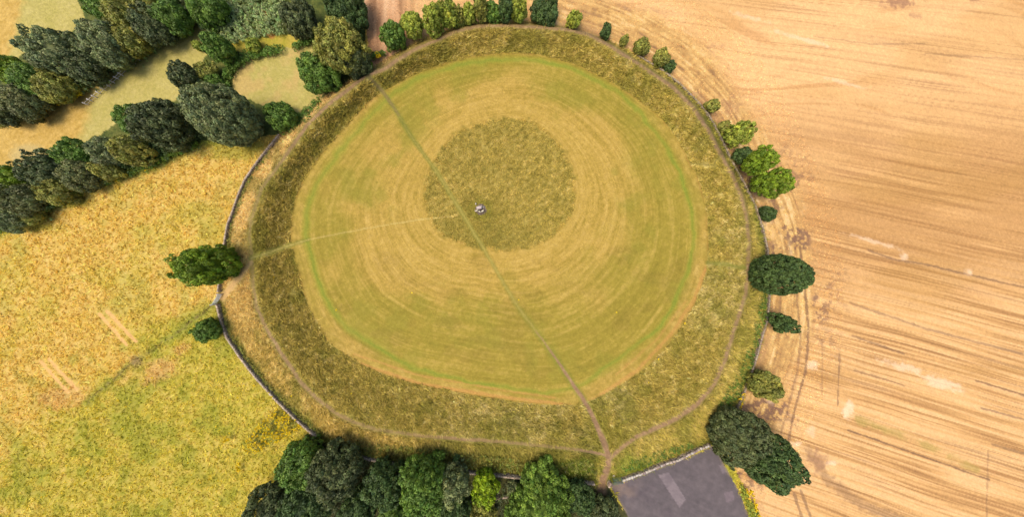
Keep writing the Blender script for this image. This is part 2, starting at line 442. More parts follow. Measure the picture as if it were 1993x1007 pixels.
for (cx, cy, a, b, s_) in ((1650, 800, 14, 20, .9), (1580, 712, 16, 10, .7), (1755, 715, 50, 10, .7), (1830, 745, 52, 13, .75), (1552, 865, 12, 7, .8), (1620, 903, 16, 6, .8), (1578, 840, 12, 14, .5), (1760, 500, 9, 8, .7), (1886, 530, 9, 9, .7), (1700, 470, 60, 5, .6), (1460, 33, 40, 6, .5), (1640, 160, 50, 5, .5), (1560, 75, 60, 6, .6), (1500, 780, 12, 10, .4)):
    ex = (u - cx); ey = (v - cy) - 0.28 * ex * (a > 30)
    paint(stub * s_ * (1 - sm(np.hypot(ex / a, ey / b) + (nf - .5) * .7, .3, 1.1)), A(246, 210, 166))
for (cx, cy, a, b, s_) in ((1750, 5, 45, 12, .8), (1785, 30, 20, 8, .5), (1905, -2, 20, 6, .6), (1395, 90, 30, 5, .3), (1090, 30, 0.1, .1, 0), (1420, 210, 30, 25, .4), (1590, 900, 26, 30, .5)):
    paint(stub * s_ * (1 - sm(np.hypot((u - cx) / a, (v - cy) / b) + (nf - .5) * .9, .3, 1.0)), A(164, 118, 88))
left_top = stub * (1 - sm(u + jx, 760, 850)) * (v < 160)
vr = 0.5 * vn(u / 5, v / 60, 61) + 0.5 * vn(u / 11, v / 90, 62)
paint(left_top * 0.9, mixc(con(vr), A(150, 108, 76), A(206, 156, 112), A(230, 184, 138)))

# mown ring
q = (r - rE) / np.maximum(rI - rE, 1)
qr = q * (rI - rE)
swa = 0.35 * vn(q * 52, th * 3, 71) + 0.50 * vn(q * 120, th * 5, 72) + 0.15 * vn(q * 20, th * 2.5, 73)
straw = mixc(0.55 * con(swa, 1.7) + 0.2 * nf + 0.25 * strk, A(152, 128, 48), A(184, 152, 70), A(202, 168, 88))
oliv = mixc(0.55 * con(swa, 1.6) + 0.2 * nf + 0.25 * strk, A(136, 122, 42), A(160, 140, 54), A(190, 162, 78))
zone = q + (nb - .5) * 0.55 + 0.16 * (th > 0.4) * (th < 1.7) + 0.20 * np.cos(th - 1.0) * 0.5
mown = straw * (1 - sm(zone, .30, .72)[:, None]) + oliv * sm(zone, .30, .72)[:, None]
mown = mown * (1 - 0.5 * sm(nb * .6 + nm * .4, .55, .8)[:, None] * sm(q, .1, .4)[:, None]) + 0.5 * (sm(nb * .6 + nm * .4, .55, .8) * sm(q, .1, .4))[:, None] * A(146, 136, 50)
col = np.where(inside[:, None], mown, col)
patch = sm(con(fbm(u / 55, v / 30, 74, 3), 2.2), .62, .95)
paint(inside * patch * 0.18 * (v > 480), A(122, 98, 44))
gl = np.abs(r - rG + (nm - .5) * 6)
thk = 4 + 7 * sm(np.cos(th + math.pi * .9) + 0.4 * np.cos(th * 2), -1, 1)
side_w = 0.55 + 0.45 * con(fbm(th * 5, q * 3, 75, 2))
paint(inside * side_w * 0.80 * (1 - sm(gl, 1, thk * .7 + 5)), A(152, 150, 52)); paint(inside * side_w * 0.5 * (1 - sm(gl, .5, 5)), A(116, 136, 46))
edge = inside * sm(r - rG, 6, 16)
paint(edge * (.25 + .6 * con(fbm(th * 9, r / 60, 78, 2), 2)), mixc(0.4 * vn((r - rI) / 4, th * 10, 76) + 0.6 * nf, A(154, 128, 54), A(182, 150, 70), A(206, 172, 94)))
paint(inside * 0.5 * (1 - sm(rI - rj, 1, 6)) * sm(nm, .4, .9), A(160, 120, 56))
for ln, wd, s_ in (([(640, 690), (700, 708), (818, 748), (972, 773), (1095, 788)], 2.6, .7), ([(690, 690), (818, 732), (972, 760), (1080, 775)], 2.0, .5), ([(1374, 520), (1350, 584), (1306, 652), (1240, 722), (1170, 768)], 3.0, .6), ([(1336, 585), (1280, 660), (1200, 730)], 1.8, .4)):
    d, _ = pline(u + jx * .3, v + jy * .3, ln, 30); paint(inside * s_ * (1 - sm(d + (nf - .5) * 2, wd * .5, wd * 1.7)), A(198, 146, 78))
# uncut circle round the tomb
rough_c = r + jx * .5 < rE
tus = mixc(0.3 * rot + 0.3 * nf + 0.4 * strk, A(112, 102, 42), A(144, 128, 54), A(168, 147, 70), A(198, 173, 96))
gtus = mixc(0.5 * nf + 0.5 * rot, A(110, 104, 38), A(150, 134, 56))
c_mix = (1 - sm(r + jx * 1.1 + (nf - .5) * 8 - rE, -7, 5)) * inside
cc = tus * (1 - 0.6 * sm(np.hypot(u - 940, v - 470), 120, 20)[:, None]) + 0.6 * sm(np.hypot(u - 940, v - 470), 120, 20)[:, None] * gtus
paint(c_mix * .9, cc)
# grass bank: uncut tussocks, straw on the outer slope
bk = mixc(0.25 * rot + 0.3 * nf + 0.45 * strk, A(120, 110, 44), A(150, 134, 58), A(174, 153, 76), A(214, 192, 122))
bk2 = mixc(0.25 * rot + 0.25 * nf + 0.5 * strk, A(132, 124, 52), A(166, 150, 76), A(216, 194, 134))
pale_b = sm(con(fbm(u / 70, v / 70, 81, 3), 2), .3, .8) * sm(np.cos(th - 0.9), 0.2, 0.9)
bcol = bk * (1 - .8 * pale_b[:, None]) + .8 * pale_b[:, None] * bk2
outer = sm(r - rC, 0, 8) * on_bank
ocol = mixc(0.3 * nf + 0.7 * strk, A(140, 122, 50), A(172, 147, 72), A(208, 178, 104))
oright = mixc(0.5 * nf + 0.5 * nff, A(134, 124, 50), A(166, 148, 68), A(204, 178, 104))
pl_ = (sm(np.cos(th + 2.8), .55, .95))[:, None] * .8
ocol = ocol * (1 - pl_) + pl_ * mixc(nff, A(198, 162, 92), A(230, 192, 124))
oc_ = sm(np.cos(th - .35), -.2, .35)[:, None]
ocol = ocol * (1 - oc_) + oright * oc_
bcol = bcol * (1 - outer[:, None]) + outer[:, None] * ocol
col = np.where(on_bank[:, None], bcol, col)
pgr = sm(con(fbm(u / 36, v / 36, 83, 3), 2), .5, .9)
paint(on_bank * 0.5 * pgr, A(122, 118, 42))
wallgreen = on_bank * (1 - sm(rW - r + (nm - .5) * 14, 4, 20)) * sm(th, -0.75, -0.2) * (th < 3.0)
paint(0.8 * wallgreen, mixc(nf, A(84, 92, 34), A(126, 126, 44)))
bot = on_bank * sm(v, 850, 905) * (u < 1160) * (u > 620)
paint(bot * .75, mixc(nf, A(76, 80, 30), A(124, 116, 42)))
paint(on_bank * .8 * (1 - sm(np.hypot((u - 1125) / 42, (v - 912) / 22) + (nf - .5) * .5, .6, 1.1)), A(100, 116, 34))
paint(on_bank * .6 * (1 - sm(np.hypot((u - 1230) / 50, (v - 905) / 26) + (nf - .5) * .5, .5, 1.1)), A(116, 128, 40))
# paths
is_path = np.zeros(N, bool); near_path = np.zeros(N, bool)


def path(pts, c, wd, s_=1.0, reg=True, jitk=0.25, amp=1.5):
    d, a = pline(u + jx * jitk, v + jy * jitk, pts, 40)
    wdv = np.interp(a, np.linspace(0, 1, len(wd)), wd) if hasattr(wd, '__len__') else wd
    ss = np.interp(a, np.linspace(0, 1, len(s_)), s_) if hasattr(s_, '__len__') else s_
    d = d + (nf - .5) * amp
    paint(ss * (1 - sm(d, wdv * .55, wdv * 1.35)), c)
    if reg:
        is_path[:] |= d < wdv
        near_path[:] |= d < wdv + 2.5


EARTH = mixc(0.6 * nf + 0.4 * nff, A(132, 104, 74), A(156, 122, 88), A(178, 144, 106))
crest = C_PTS[:24]; crest2 = C_PTS[23:] + [C_PTS[0]]
path(crest, A(112, 106, 44), 7, .45, False); path(crest2, A(120, 104, 50), 9, .4, False)
path(crest, EARTH, [3.6, 3.8, 3.0, 2.6, 3.8, 4.2, 3.6, 3.6, 3.6, 3.0], [.85, .9, .45, .35, .8, .7, .45, .8, .5, .65])
path(crest2, EARTH, [4.0, 4.8, 4.0, 3.8, 4.2, 3.8, 3.6, 3.6, 4.0], [.9, .9, .8, .75, .85, .8, .75, .7, .9])
path(PATH_MAIN, A(126, 128, 50), [5, 6, 5, 5, 5, 7, 8, 7, 7], [.5, .55, .35, .3, .3, .4, .5, .5, .45], False)
path(PATH_MAIN, A(124, 122, 50), [2.6, 3, 3, 2.5, 2.4, 2.5, 3], [.75, .7, .4, .35, .35, .35, .3], True)
path(PATH_MAIN, A(172, 154, 76), [1.0, 1, 1.8, 2, 2, 1.8, 1.6], [0, .4, .75, .65, .6, .7, .6], False)
path(PATH_MAIN[12:], EARTH, [1.6, 2.2, 3.2, 4.2, 5.2, 6.5, 9], [.4, .8, .95, 1, 1, 1, 1])
path(PATH_SIDE[:3], A(124, 124, 46), [4, 4.5, 4], .7, True); path(PATH_SIDE, A(206, 180, 104), 1.3, [.45, .5, .5, .55, .65, .75], False)
path(PATH_EAST, A(116, 104, 50), 2.0, .6); path(PATH_EAST_TREE, A(112, 116, 42), 4, .6); path(PATH_GATE, A(206, 166, 104), [3, 5, 6, 7], .9)
path(PATH_MAIN[:4], A(136, 118, 70), [4, 3.6, 3], [.95, .9, .5])
path([(1130, 877), (1155, 881), (1183, 889)], EARTH, 2.6, .9)
d, _ = pline(u, v, [(560, 430), (515, 440)], 2)
# gravel round the tomb and tarmac
TOMB = (935.5, 407.5)
dt = np.hypot(u - TOMB[0], (v - TOMB[1]) * 1.08)
paint(0.7 * (1 - sm(dt + (nf - .5) * 8, 14, 30)), A(130, 122, 44))
gravel = dt + (nf - .5) * 2 < 11.5
col = np.where(gravel[:, None], mixc(0.6 * nf + .4 * nff, A(96, 82, 70), A(132, 114, 98)), col)
tar = inpoly(u + jx * .15, v + jy * .15, CARPARK) & (r > rW + 1)
tcol = mixc(0.35 * nf + 0.35 * nm + .3 * vn((u * .5 - v) / 5, (u + v * .5) / 60, 91), A(90, 80, 78), A(102, 91, 89), A(119, 106, 102))
tedge = sm(con(fbm(u / 30, v / 30, 92, 3), 2), .5, .9) * (1 - sm(np.hypot(u - 1190, v - 955), 20, 70))
tcol = tcol * (1 - .6 * tedge[:, None]) + .6 * tedge[:, None] * A(146, 122, 104)
col = np.where(tar[:, None], tcol, col)
for pts, c in (([(1281, 926), (1302, 921), (1335, 974), (1322, 989)], A(134, 119, 117)), ([(1409, 961), (1426, 957), (1430, 974), (1414, 980)], A(124, 108, 108)), ([(1399, 907), (1413, 904), (1420, 918), (1406, 923)], A(124, 110, 110))):
    paint((tar & inpoly(u, v, pts)) * .9, c * (.92 + .16 * nff)[:, None])
for ln in ([(1215, 940), (1300, 1000), (1360, 1060)], [(1330, 900), (1300, 940), (1305, 1010)], [(1230, 975), (1330, 905)]):
    d, _ = pline(u + jx, v + jy, ln, 30); paint(tar * .35 * sm(nm, .2, .7) * (1 - sm(d, 1, 9)), A(88, 76, 78))
paint((tar & ~inpoly(u, v, [(a + (1320 - a) * .035, b + (985 - b) * .035) for a, b in CARPARK])) * .6 * sm(nf, .2, .7), A(142, 124, 96))
col = np.clip(col, 0.004, 0.9)

gr_ = np.random.default_rng(5).uniform(-1, 1, N)
col *= (1 + gr_ * np.where(tar, .05, np.where(stub | inside | (r > rW), .09, .14)))[:, None]
kz = S * (1 - z / ALT)
VX = np.stack([(u - NX) * kz, (NY - v) * kz, z], 1)
# which ground each cell belongs to
zid = np.zeros(N, int)                                  # 0 pasture
zid[up_left | hed | woods_bot] = 1                      # woodland floor
for poly in (STRIP_FIELD, CORNER_FIELD, MEADOW, GLADE):
    zid[inpoly(u + jx, v + jy, poly) & (r > rW)] = 2
zid[stub] = 3
zid[inside] = 4
zid[rough_c & inside] = 5
zid[on_bank] = 6
zid[is_path & (r < rW + 8)] = 7
zid[gravel] = 8
zid[tar] = 9
zg = zid.reshape(gshape)
ny_, nx_ = gshape
idx = np.arange(N).reshape(gshape)
quads = np.stack([idx[:-1, :-1], idx[1:, :-1], idx[1:, 1:], idx[:-1, 1:]], -1).reshape(-1, 4)
qz = zg[:-1, :-1].ravel()
zones = [("pasture", M_PAST), ("woodland_floor", M_ROUGH), ("hay_meadow", M_PAST), ("stubble_field", M_STUB), ("mown_grass", M_MOWN), ("uncut_grass_circle", M_ROUGH), ("grass_bank", M_ROUGH), ("footpath", M_DIRT), ("gravel", M_DIRT), ("car_park", M_TAR)]
for k, (nm_, mt) in enumerate(zones):
    qs = quads[qz == k]
    if not len(qs):
        continue
    un, inv = np.unique(qs, return_inverse=True)
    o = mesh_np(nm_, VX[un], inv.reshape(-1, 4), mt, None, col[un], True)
    o["kind"] = "structure"

# height of the ground at survey points
_gi = np.arange(len(ua)); _gj = np.arange(len(va))
Zg = z.reshape(gshape); Cg = col.reshape(*gshape, 3)


def ground(px, py):
    i = np.clip(np.rint(np.interp(px, ua, _gi)).astype(int), 0, len(ua) - 1); j = np.clip(np.rint(np.interp(py, va, _gj)).astype(int), 0, len(va) - 1)
    return Zg[j, i], Cg[j, i]


def xyz(px, py, zz):
    k = S * (1 - zz / ALT)
    return np.stack([(px - NX) * k, (NY - py) * k, zz], -1)


# ------------------------------------------------------------------ dry stone walls
STONE_C = [A(182, 160, 134), A(156, 136, 114), A(206, 184, 156), A(134, 116, 98), A(194, 170, 144)]


def resample(pts, step, zz=0.0):
    p = np.array([P(a, b, zz)[:] for a, b in pts])
    L = np.concatenate([[0], np.cumsum(np.linalg.norm(np.diff(p, axis=0), axis=1))])
    t = np.arange(0, L[-1], step)
    return np.stack([np.interp(t, L, p[:, k]) for k in range(3)], 1)


def stone_wall(name, pts, label, h=1.35, wdt=0.6, seed=1, big=False, tone=1.0):
    rnd = random.Random(seed)
    pp = resample(pts, 0.42, 0.7)
    mid = pp[len(pp) // 2]
    root = empty(name, (mid[0], mid[1], 0), label, "wall")
    st, cp = MB(), MB()
    body = h - 0.22
    for i in range(len(pp) - 1):
        a, b = pp[i], pp[i + 1]
        yaw = math.atan2(b[1] - a[1], b[0] - a[0])
        c = (a + b) / 2 - mid
        for k in range(4):
            hh = (body + 0.3) / 4
            off = rnd.uniform(-.04, .04)
            colr = STONE_C[rnd.randrange(5)] * rnd.uniform(.8, 1.15) * tone
            for sgn in (-1, 1):
                o_ = sgn * wdt * .25
                st.box((c[0] - math.sin(yaw) * (o_ + off), c[1] + math.cos(yaw) * (o_ + off), -0.3 + hh * (k + .5)), .46, wdt * .52 * (1.1 - .06 * k), hh * 1.03, yaw + rnd.uniform(-.1, .1), .045, colr * rnd.uniform(.85, 1.1), rnd)
    root_parts = st.build("stones", M_STONE, root); root_parts["kind"] = "stuff"
    if not big:
        pc = resample(pts, 0.27, 0.7)
        for i in range(len(pc) - 1):
            a, b = pc[i], pc[i + 1]
            yaw = math.atan2(b[1] - a[1], b[0] - a[0]); c = (a + b) / 2 - mid
            cp.box((c[0], c[1], body + .12 + rnd.uniform(-.05, .06)), rnd.uniform(.16, .27), wdt * rnd.uniform(.8, 1.1), rnd.uniform(.2, .34), yaw + rnd.uniform(-.25, .25), .035, STONE_C[rnd.choice([0, 2, 4, 2, 1])] * rnd.uniform(.85, 1.25) * tone, rnd)
        cpo = cp.build("coping", M_STONE, root); cpo["kind"] = "stuff"
    else:
        t = 0; pc = resample(pts, 0.1, 0.7)
        while t < len(pc) - 8:
            n = rnd.randint(7, 15); e = min(t + n, len(pc) - 1)
            a, b = pc[t], pc[e]
            yaw = math.atan2(b[1] - a[1], b[0] - a[0]); c = (a + b) / 2 - mid
            m = MB()
            m.box((c[0], c[1], body + .12 + rnd.uniform(-.05, .08)), np.hypot(*(b - a)[:2]) - .05, wdt * rnd.uniform(.85, 1.25), rnd.uniform(.22, .36), yaw + rnd.uniform(-.06, .06), .06, rnd.choice([A(206, 190, 168), A(188, 168, 148), A(168, 146, 132), A(216, 204, 184)]), rnd)
            m.build("coping_stone", M_STONE, root)
            t = e
    return root


stone_wall("stone_wall", W_PTS[0:10], "curved grey dry stone wall along the left side, above the metal field gate", 1.15, .6, 11)
stone_wall("stone_wall", W_PTS[10:18], "curved grey dry stone wall at lower left, from the field gate down to the trees", 1.25, .65, 12, tone=1.1)
stone_wall("stone_wall", [(640, 866)] + W_PTS[18:24], "straight pale topped stone wall behind the trees at the bottom edge", 1.4, .6, 13, tone=1.05)
stone_wall("stone_wall", W_PTS[25:31] , "pale stone wall with large coping blocks along the edge of the car park", 1.25, .7, 14, big=True, tone=1.25)
stone_wall("stone_wall", W_PTS[31:50], "long low dark stone wall between the bank and the stubble field", 1.0, .5, 15, tone=.85)
stone_wall("stone_wall", [(900, 976), (960, 972), (1012, 964)], "short broken stone wall deep among the bottom trees", 1.1, .6, 16)

# ------------------------------------------------------------------ the tomb and loose stones
rs = random.Random(4)


def boulder(name, ctr, size, seed, parent=None, c=None, yaw=0.0, lean=(0, 0)):
    """an irregular quarried block: a subdivided box pushed about by noise"""
    rng = np.random.default_rng(seed)
    n = 4; g = np.linspace(-1, 1, n)
    vs = {}; vv = []; ff = []

    def vid(p):
        k = tuple(np.round(p, 4))
        if k not in vs:
            vs[k] = len(vv); vv.append(p)
        return vs[k]
    for ax in range(3):
        for sg in (-1, 1):
            for i in range(n - 1):
                for j in range(n - 1):
                    cs = []
                    for di, dj in ((0, 0), (1, 0), (1, 1), (0, 1)):
                        p = [0, 0, 0]; p[ax] = sg; p[(ax + 1) % 3] = g[i + di]; p[(ax + 2) % 3] = g[j + dj]
                        cs.append(vid(np.array(p, float)))
                    ff.append(cs if sg > 0 else cs[::-1])
    a = np.array(vv)
    ln = np.linalg.norm(a, axis=1, keepdims=True)
    a = a * (1 - .55 * (ln - 1) / ln) + rng.uniform(-.10, .10, a.shape)
    a = a * np.array(size) / 2
    a[:, 0] += a[:, 2] * lean[0]; a[:, 1] += a[:, 2] * lean[1]
    cy, sn = math.cos(yaw), math.sin(yaw)
    a[:, :2] = np.stack([a[:, 0] * cy - a[:, 1] * sn, a[:, 0] * sn + a[:, 1] * cy], 1)
    o = mesh_np(name, a + np.array(ctr), ff, M_STONE, parent, np.tile(c if c is not None else A(206, 190, 172), (len(a), 1)) * rng.uniform(.9, 1.1, (len(a), 1)))
    return o


tb = P(*TOMB)
dol = empty("dolmen", tb, "ancient stone tomb with a tilted capstone on upright stones, in the grass circle", "tomb")
boulder("capstone", (-.45, .25, 1.65), (2.0, 1.15, .5), 1, dol, A(202, 182, 172), 0.15, (0, 0))
for i, (x, y, sx, sy, h, yw) in enumerate([(-1.25, -.55, .6, .5, 1.1, .3), (-.35, -1.0, 1.0, .42, 1.3, -.55), (.75, -.75, 1.1, .55, 1.2, .6), (.45, .25, .4, .35, 1.4, .2), (-.6, .75, .6, .4, 1.4, -.2), (-1.1, .1, .4, .4, 1.4, .5)]):
    boulder("upright_stone", (x, y, h / 2 - .05), (sx, sy, h), 20 + i, dol, A(236, 222, 188) * rs.uniform(.85, 1.1), yw)
for (px, py, s_, lab) in ((926.3, 397.5, (.5, .8, .9), "small grey standing stone by itself just outside the gravel ring"), (937.6, 402.4, (.6, .95, .7), "pale boulder lying just above the tomb on the gravel"), (941.2, 403.8, (.55, .8, .6), "pale boulder on the gravel to the upper right of the tomb"), (926.2, 410.8, (.75, .6, .4), "low pale boulder on the gravel at the tomb's left foot"), (1100, 918, (.7, .6, .6), "lone pale boulder in the nettles above the bottom wall"), (1194, 926, (.8, .5, .4), "flat reddish stone on the path beside the kissing gate")):
    zz = float(ground(np.array([px]), np.array([py]))[0][0]); p = P(px, py, zz)
    o = boulder("boulder", (0, 0, s_[2] * .35), s_, int(px), None, A(200, 184, 162))
    o.location = p; tag(o, lab, "boulder")

# ------------------------------------------------------------------ gates
def tube_obj(name, p0, p1, rad, mat, parent, n=8):
    m = MB(); m.tube(p0, p1, rad, rad, n); return m.build(name, mat, parent, True)


ga, gb = P(434.5, 572), P(422.5, 592)
gd = (gb - ga); gl_ = gd.length; gyaw = math.atan2(gd.y, gd.x)
gate = empty("field_gate", ga, "galvanised metal field gate with pale posts in the left stone wall", "gate", None, gyaw)
for x in (0.0, gl_):
    m = MB(); m.box((x, 0, .95), .28, .28, 2.1, 0, .01, (1, 1, 1), rs); m.build("post", M_POST, gate)
for k in range(7):
    tube_obj("rail", (.2, 0, .26 + k * .21), (gl_ - .2, 0, .26 + k * .21), .06, M_STEEL, gate)
for x in (.2, gl_ - .2, gl_ * .5):
    tube_obj("stile", (x, 0.002, .24), (x, 0.002, 1.56), .06, M_STEEL, gate)
tube_obj("brace", (.2, .05, .3), (gl_ * .5, .05, 1.36), .025, M_STEEL, gate)

ka, kb = P(1190, 938.5), P(1209, 935.5)
kd = kb - ka; kl = kd.length
kg = empty("kissing_gate", ka, "green metal kissing gate between the stone pier and the car park wall", "gate", None, math.atan2(kd.y, kd.x))
for x, y in ((0.1, 0), (kl - .1, 0), (kl - .1, 1.5), (.4, 1.5)):
    tube_obj("post", (x, y, -.1), (x, y, 1.35), .06, M_GREEN, kg)
for zz in (.25, .5, .75, 1.0, 1.25):
    tube_obj("rail", (.1, 0, zz), (kl - .1, 0, zz), .035, M_GREEN, kg)
    tube_obj("rail", (.4, 1.5, zz), (kl - .1, 1.5, zz), .035, M_GREEN, kg)
    tube_obj("rail", (kl - .1, 0, zz), (kl - .1, 1.5, zz), .035, M_GREEN, kg)
lf = tube_obj("gate_leaf", (.5, .7, 1.2), (kl - .1, .1, 1.2), .04, M_GREEN, kg)
for zz in (.3, .6, .9):
    tube_obj("bar", (.5, .7, zz), (kl - .1, .1, zz), .03, M_GREEN, kg)

pier = empty("stone_pier", P(1184, 939.5), "square pale stone pier at the foot of the main path", "pier", None, 1.2)
rp = random.Random(8)
for k in range(5):
    for j in (-1, 0, 1):
        m = MB(); m.box((j * .62, rp.uniform(-.03, .03), .13 + k * .26), .6, .75, .25, rp.uniform(-.03, .03), .03, rp.choice([A(214, 190, 160), A(190, 166, 140), A(170, 144, 124)]), rp); m.build("stone", M_STONE, pier)

fp = resample([(173, 204), (206, 176), (241, 146), (268, 120), (292, 105)], 2.1)
fen = empty("fence", fp[0], "old post fence with pale posts along the edge of the far tree belt", "fence")
for i in range(len(fp)):
    q_ = fp[i] - fp[0]
    m = MB(); m.box((q_[0], q_[1], .55), .28, .28, 1.5, .6, .04, (1, 1, 1), rp); m.build("post", M_POST, fen)
    if i + 1 < len(fp):
        q2 = fp[i + 1] - fp[0]
        for zz in (.45, 1.0):
            m = MB(); m.tube((q_[0], q_[1], zz), (q2[0], q2[1], zz), .04, .04, 5); m.build("rail", M_POST, fen)

# round hoop gate at the upper left entrance
hp = P(709, 137)
hg = empty("hoop_gate", hp, "grey tubular hoop gate where the path leaves the ring at upper left", "gate", None, 0.6)
for zz in (.3, .65, 1.0, 1.3):
    m = MB()
    for k in range(18):
        a0 = -.2 + k * 4.6 / 18; a1 = -.2 + (k + 1) * 4.6 / 18
        m.tube((1.7 * math.cos(a0), 1.7 * math.sin(a0), zz), (1.7 * math.cos(a1), 1.7 * math.sin(a1), zz), .05, .05, 6)
    m.build("rail", M_STEEL, hg, True)
for k in range(6):
    a0 = -.2 + k * 4.6 / 5
    tube_obj("post", (1.7 * math.cos(a0), 1.7 * math.sin(a0), -.1), (1.7 * math.cos(a0), 1.7 * math.sin(a0), 1.35), .06, M_STEEL, hg)

# ------------------------------------------------------------------ leaves
def unit(a):
    return a / np.maximum(np.linalg.norm(a, axis=1, keepdims=True), 1e-6)


def leaf_quads(cen, rad, colr, per, leaf, rng, outw=None, flat=1.0):
    n = len(cen)
    per_i = np.maximum(4, (per * (rad / np.mean(rad)) ** 2).astype(int))
    i = np.repeat(np.arange(n), per_i)
    d = rng.normal(size=(len(i), 3))
    d = unit(d)
    if outw is not None:
        d = unit(d + outw[i] * 0.65)
    pos = cen[i] + d * (rad[i] * rng.uniform(.72, 1.08, len(i)))[:, None] * np.array([1, 1, flat])
    nr = unit(d + 0.55 * rng.normal(size=d.shape))
    t = unit(np.cross(nr, rng.normal(size=d.shape))); b = np.cross(nr, t)
    sz = leaf * rng.uniform(.55, 1.3, len(i))
    t = t * sz[:, None]; b = b * (sz * .62)[:, None]
    vv = np.stack([pos + t, pos + b, pos - t, pos - b], 1).reshape(-1, 3)
    cc = colr[i] * rng.uniform(.72, 1.28, (len(i), 1)) * (1 + rng.normal(0, .05, (len(i), 3)))
    return vv, np.arange(len(vv)).reshape(-1, 4), np.clip(np.repeat(cc, 4, axis=0), .003, .8)


KIND = {   # own colour of the foliage, spread, puff size, density
    'dark': ((76, 82, 44), 1.0), 'grey': ((100, 106, 62), 1.0), 'deep': ((64, 80, 36), 1.0), 'green': ((82, 104, 34), 1.0),
    'light': ((124, 130, 44), 1.0), 'bright': ((98, 116, 24), 1.0), 'olive': ((116, 114, 46), 1.0), 'lime': ((118, 136, 18), 1.0), 'scrub': ((128, 140, 82), 1.0), 'leafy': ((96, 116, 38), 1.0), 'brown': ((94, 96, 52), 1.0)}
LEAF_LIFT = 2.0


def crown_mesh(a, b, seed, kind, puff=1.0, leaf=0.30, ratio=1.0, gaps=0.0, lob=0.27, taper=0.0, even=False):
    rng = np.random.default_rng(seed)
    base = lin(KIND[kind][0]) / GAIN * LEAF_LIFT
    area = 4 * math.pi * ((a * a) ** 1.6 / 3 + 2 * (a * b) ** 1.6 / 3) ** (1 / 1.6)
    pr = puff * max(.34, min(1.0, .25 * a ** .85))
    n = int(area / (pr * pr * 1.9)) + 8
    gi = np.arange(n) + .5; zz_ = 1 - 2 * gi / n; ang_ = gi * 2.399963 + seed
    rr2 = np.sqrt(1 - zz_ ** 2)
    d = unit(np.stack([rr2 * np.cos(ang_), rr2 * np.sin(ang_), zz_], 1) + rng.normal(0, .09, (n, 3)) * min(1, 14 / math.sqrt(n)))
    d = d[d[:, 2] > -.85]
    n = len(d)
    lo = (vn(d[:, 0] * 1.6 + seed, d[:, 1] * 1.6 + d[:, 2] * 1.3, seed) - .5) * 2 * lob + (vn(d[:, 0] * 3.4 + seed, d[:, 1] * 3.4 - d[:, 2] * 3, seed + 3) - .5) * lob
    sh = (rng.uniform(.86, .95, n) if even else rng.uniform(.74, .96, n)) * (1 + lo)
    ax = np.array([a, a, b])
    keep = rng.uniform(size=n) > gaps
    d, sh = d[keep], sh[keep]; n = len(d)
    wid = 1 - taper * np.clip(d[:, 2:3] * .5 + .5, 0, 1)
    cen = d * sh[:, None] * ax * np.hstack([wid, wid, np.ones_like(wid)])
    rad = pr * rng.uniform(.5, 1.1, n) ** 1.0 * (1.1 if even else rng.choice([.85, 1.05, 1.35], n))
    hue = rng.normal(0, .07, (n, 1)) * np.array([[1.3, .7, .2]]) + 1
    c = base * rng.uniform(.68, 1.38, (n, 1)) * hue
    out = unit(d / ax * min(a, b))
    v1, f1, c1 = leaf_quads(cen, rad, c, 34 * (pr / .30) ** 2 * (.30 / leaf) ** 2 * .105 * 1.6 + 10, leaf, rng, out)
    # inner mass of shaded leaves so that the crown is not hollow
    g = 14; h = 9
    tt = np.linspace(0, 2 * math.pi, g + 1)[:-1]; pp = np.linspace(.05, math.pi - .05, h)
    dd = np.array([(math.sin(p) * math.cos(t), math.sin(p) * math.sin(t), math.cos(p)) for p in pp for t in tt])
    lo2 = (vn(dd[:, 0] * 1.6 + seed, dd[:, 1] * 1.6 + dd[:, 2] * 1.3, seed) - .5) * 2 * lob
    wd2 = 1 - taper * (dd[:, 2:3] * .5 + .5)
    v2 = dd * (.56 - .20 * gaps) * (1 + lo2)[:, None] * ax * np.hstack([wd2, wd2, np.ones_like(wd2)])
    f2 = np.array([(i * g + j, (i + 1) * g + j, (i + 1) * g + (j + 1) % g, i * g + (j + 1) % g) for i in range(h - 1) for j in range(g)])
    c2 = np.tile(base, (len(v2), 1))
    if gaps > .25:
        return v1, f1, c1, cen
    return np.vstack([v1, v2]), np.vstack([f1, f2 + len(v1)]), np.vstack([c1, c2]), cen


TREES = []
_seed = [100]


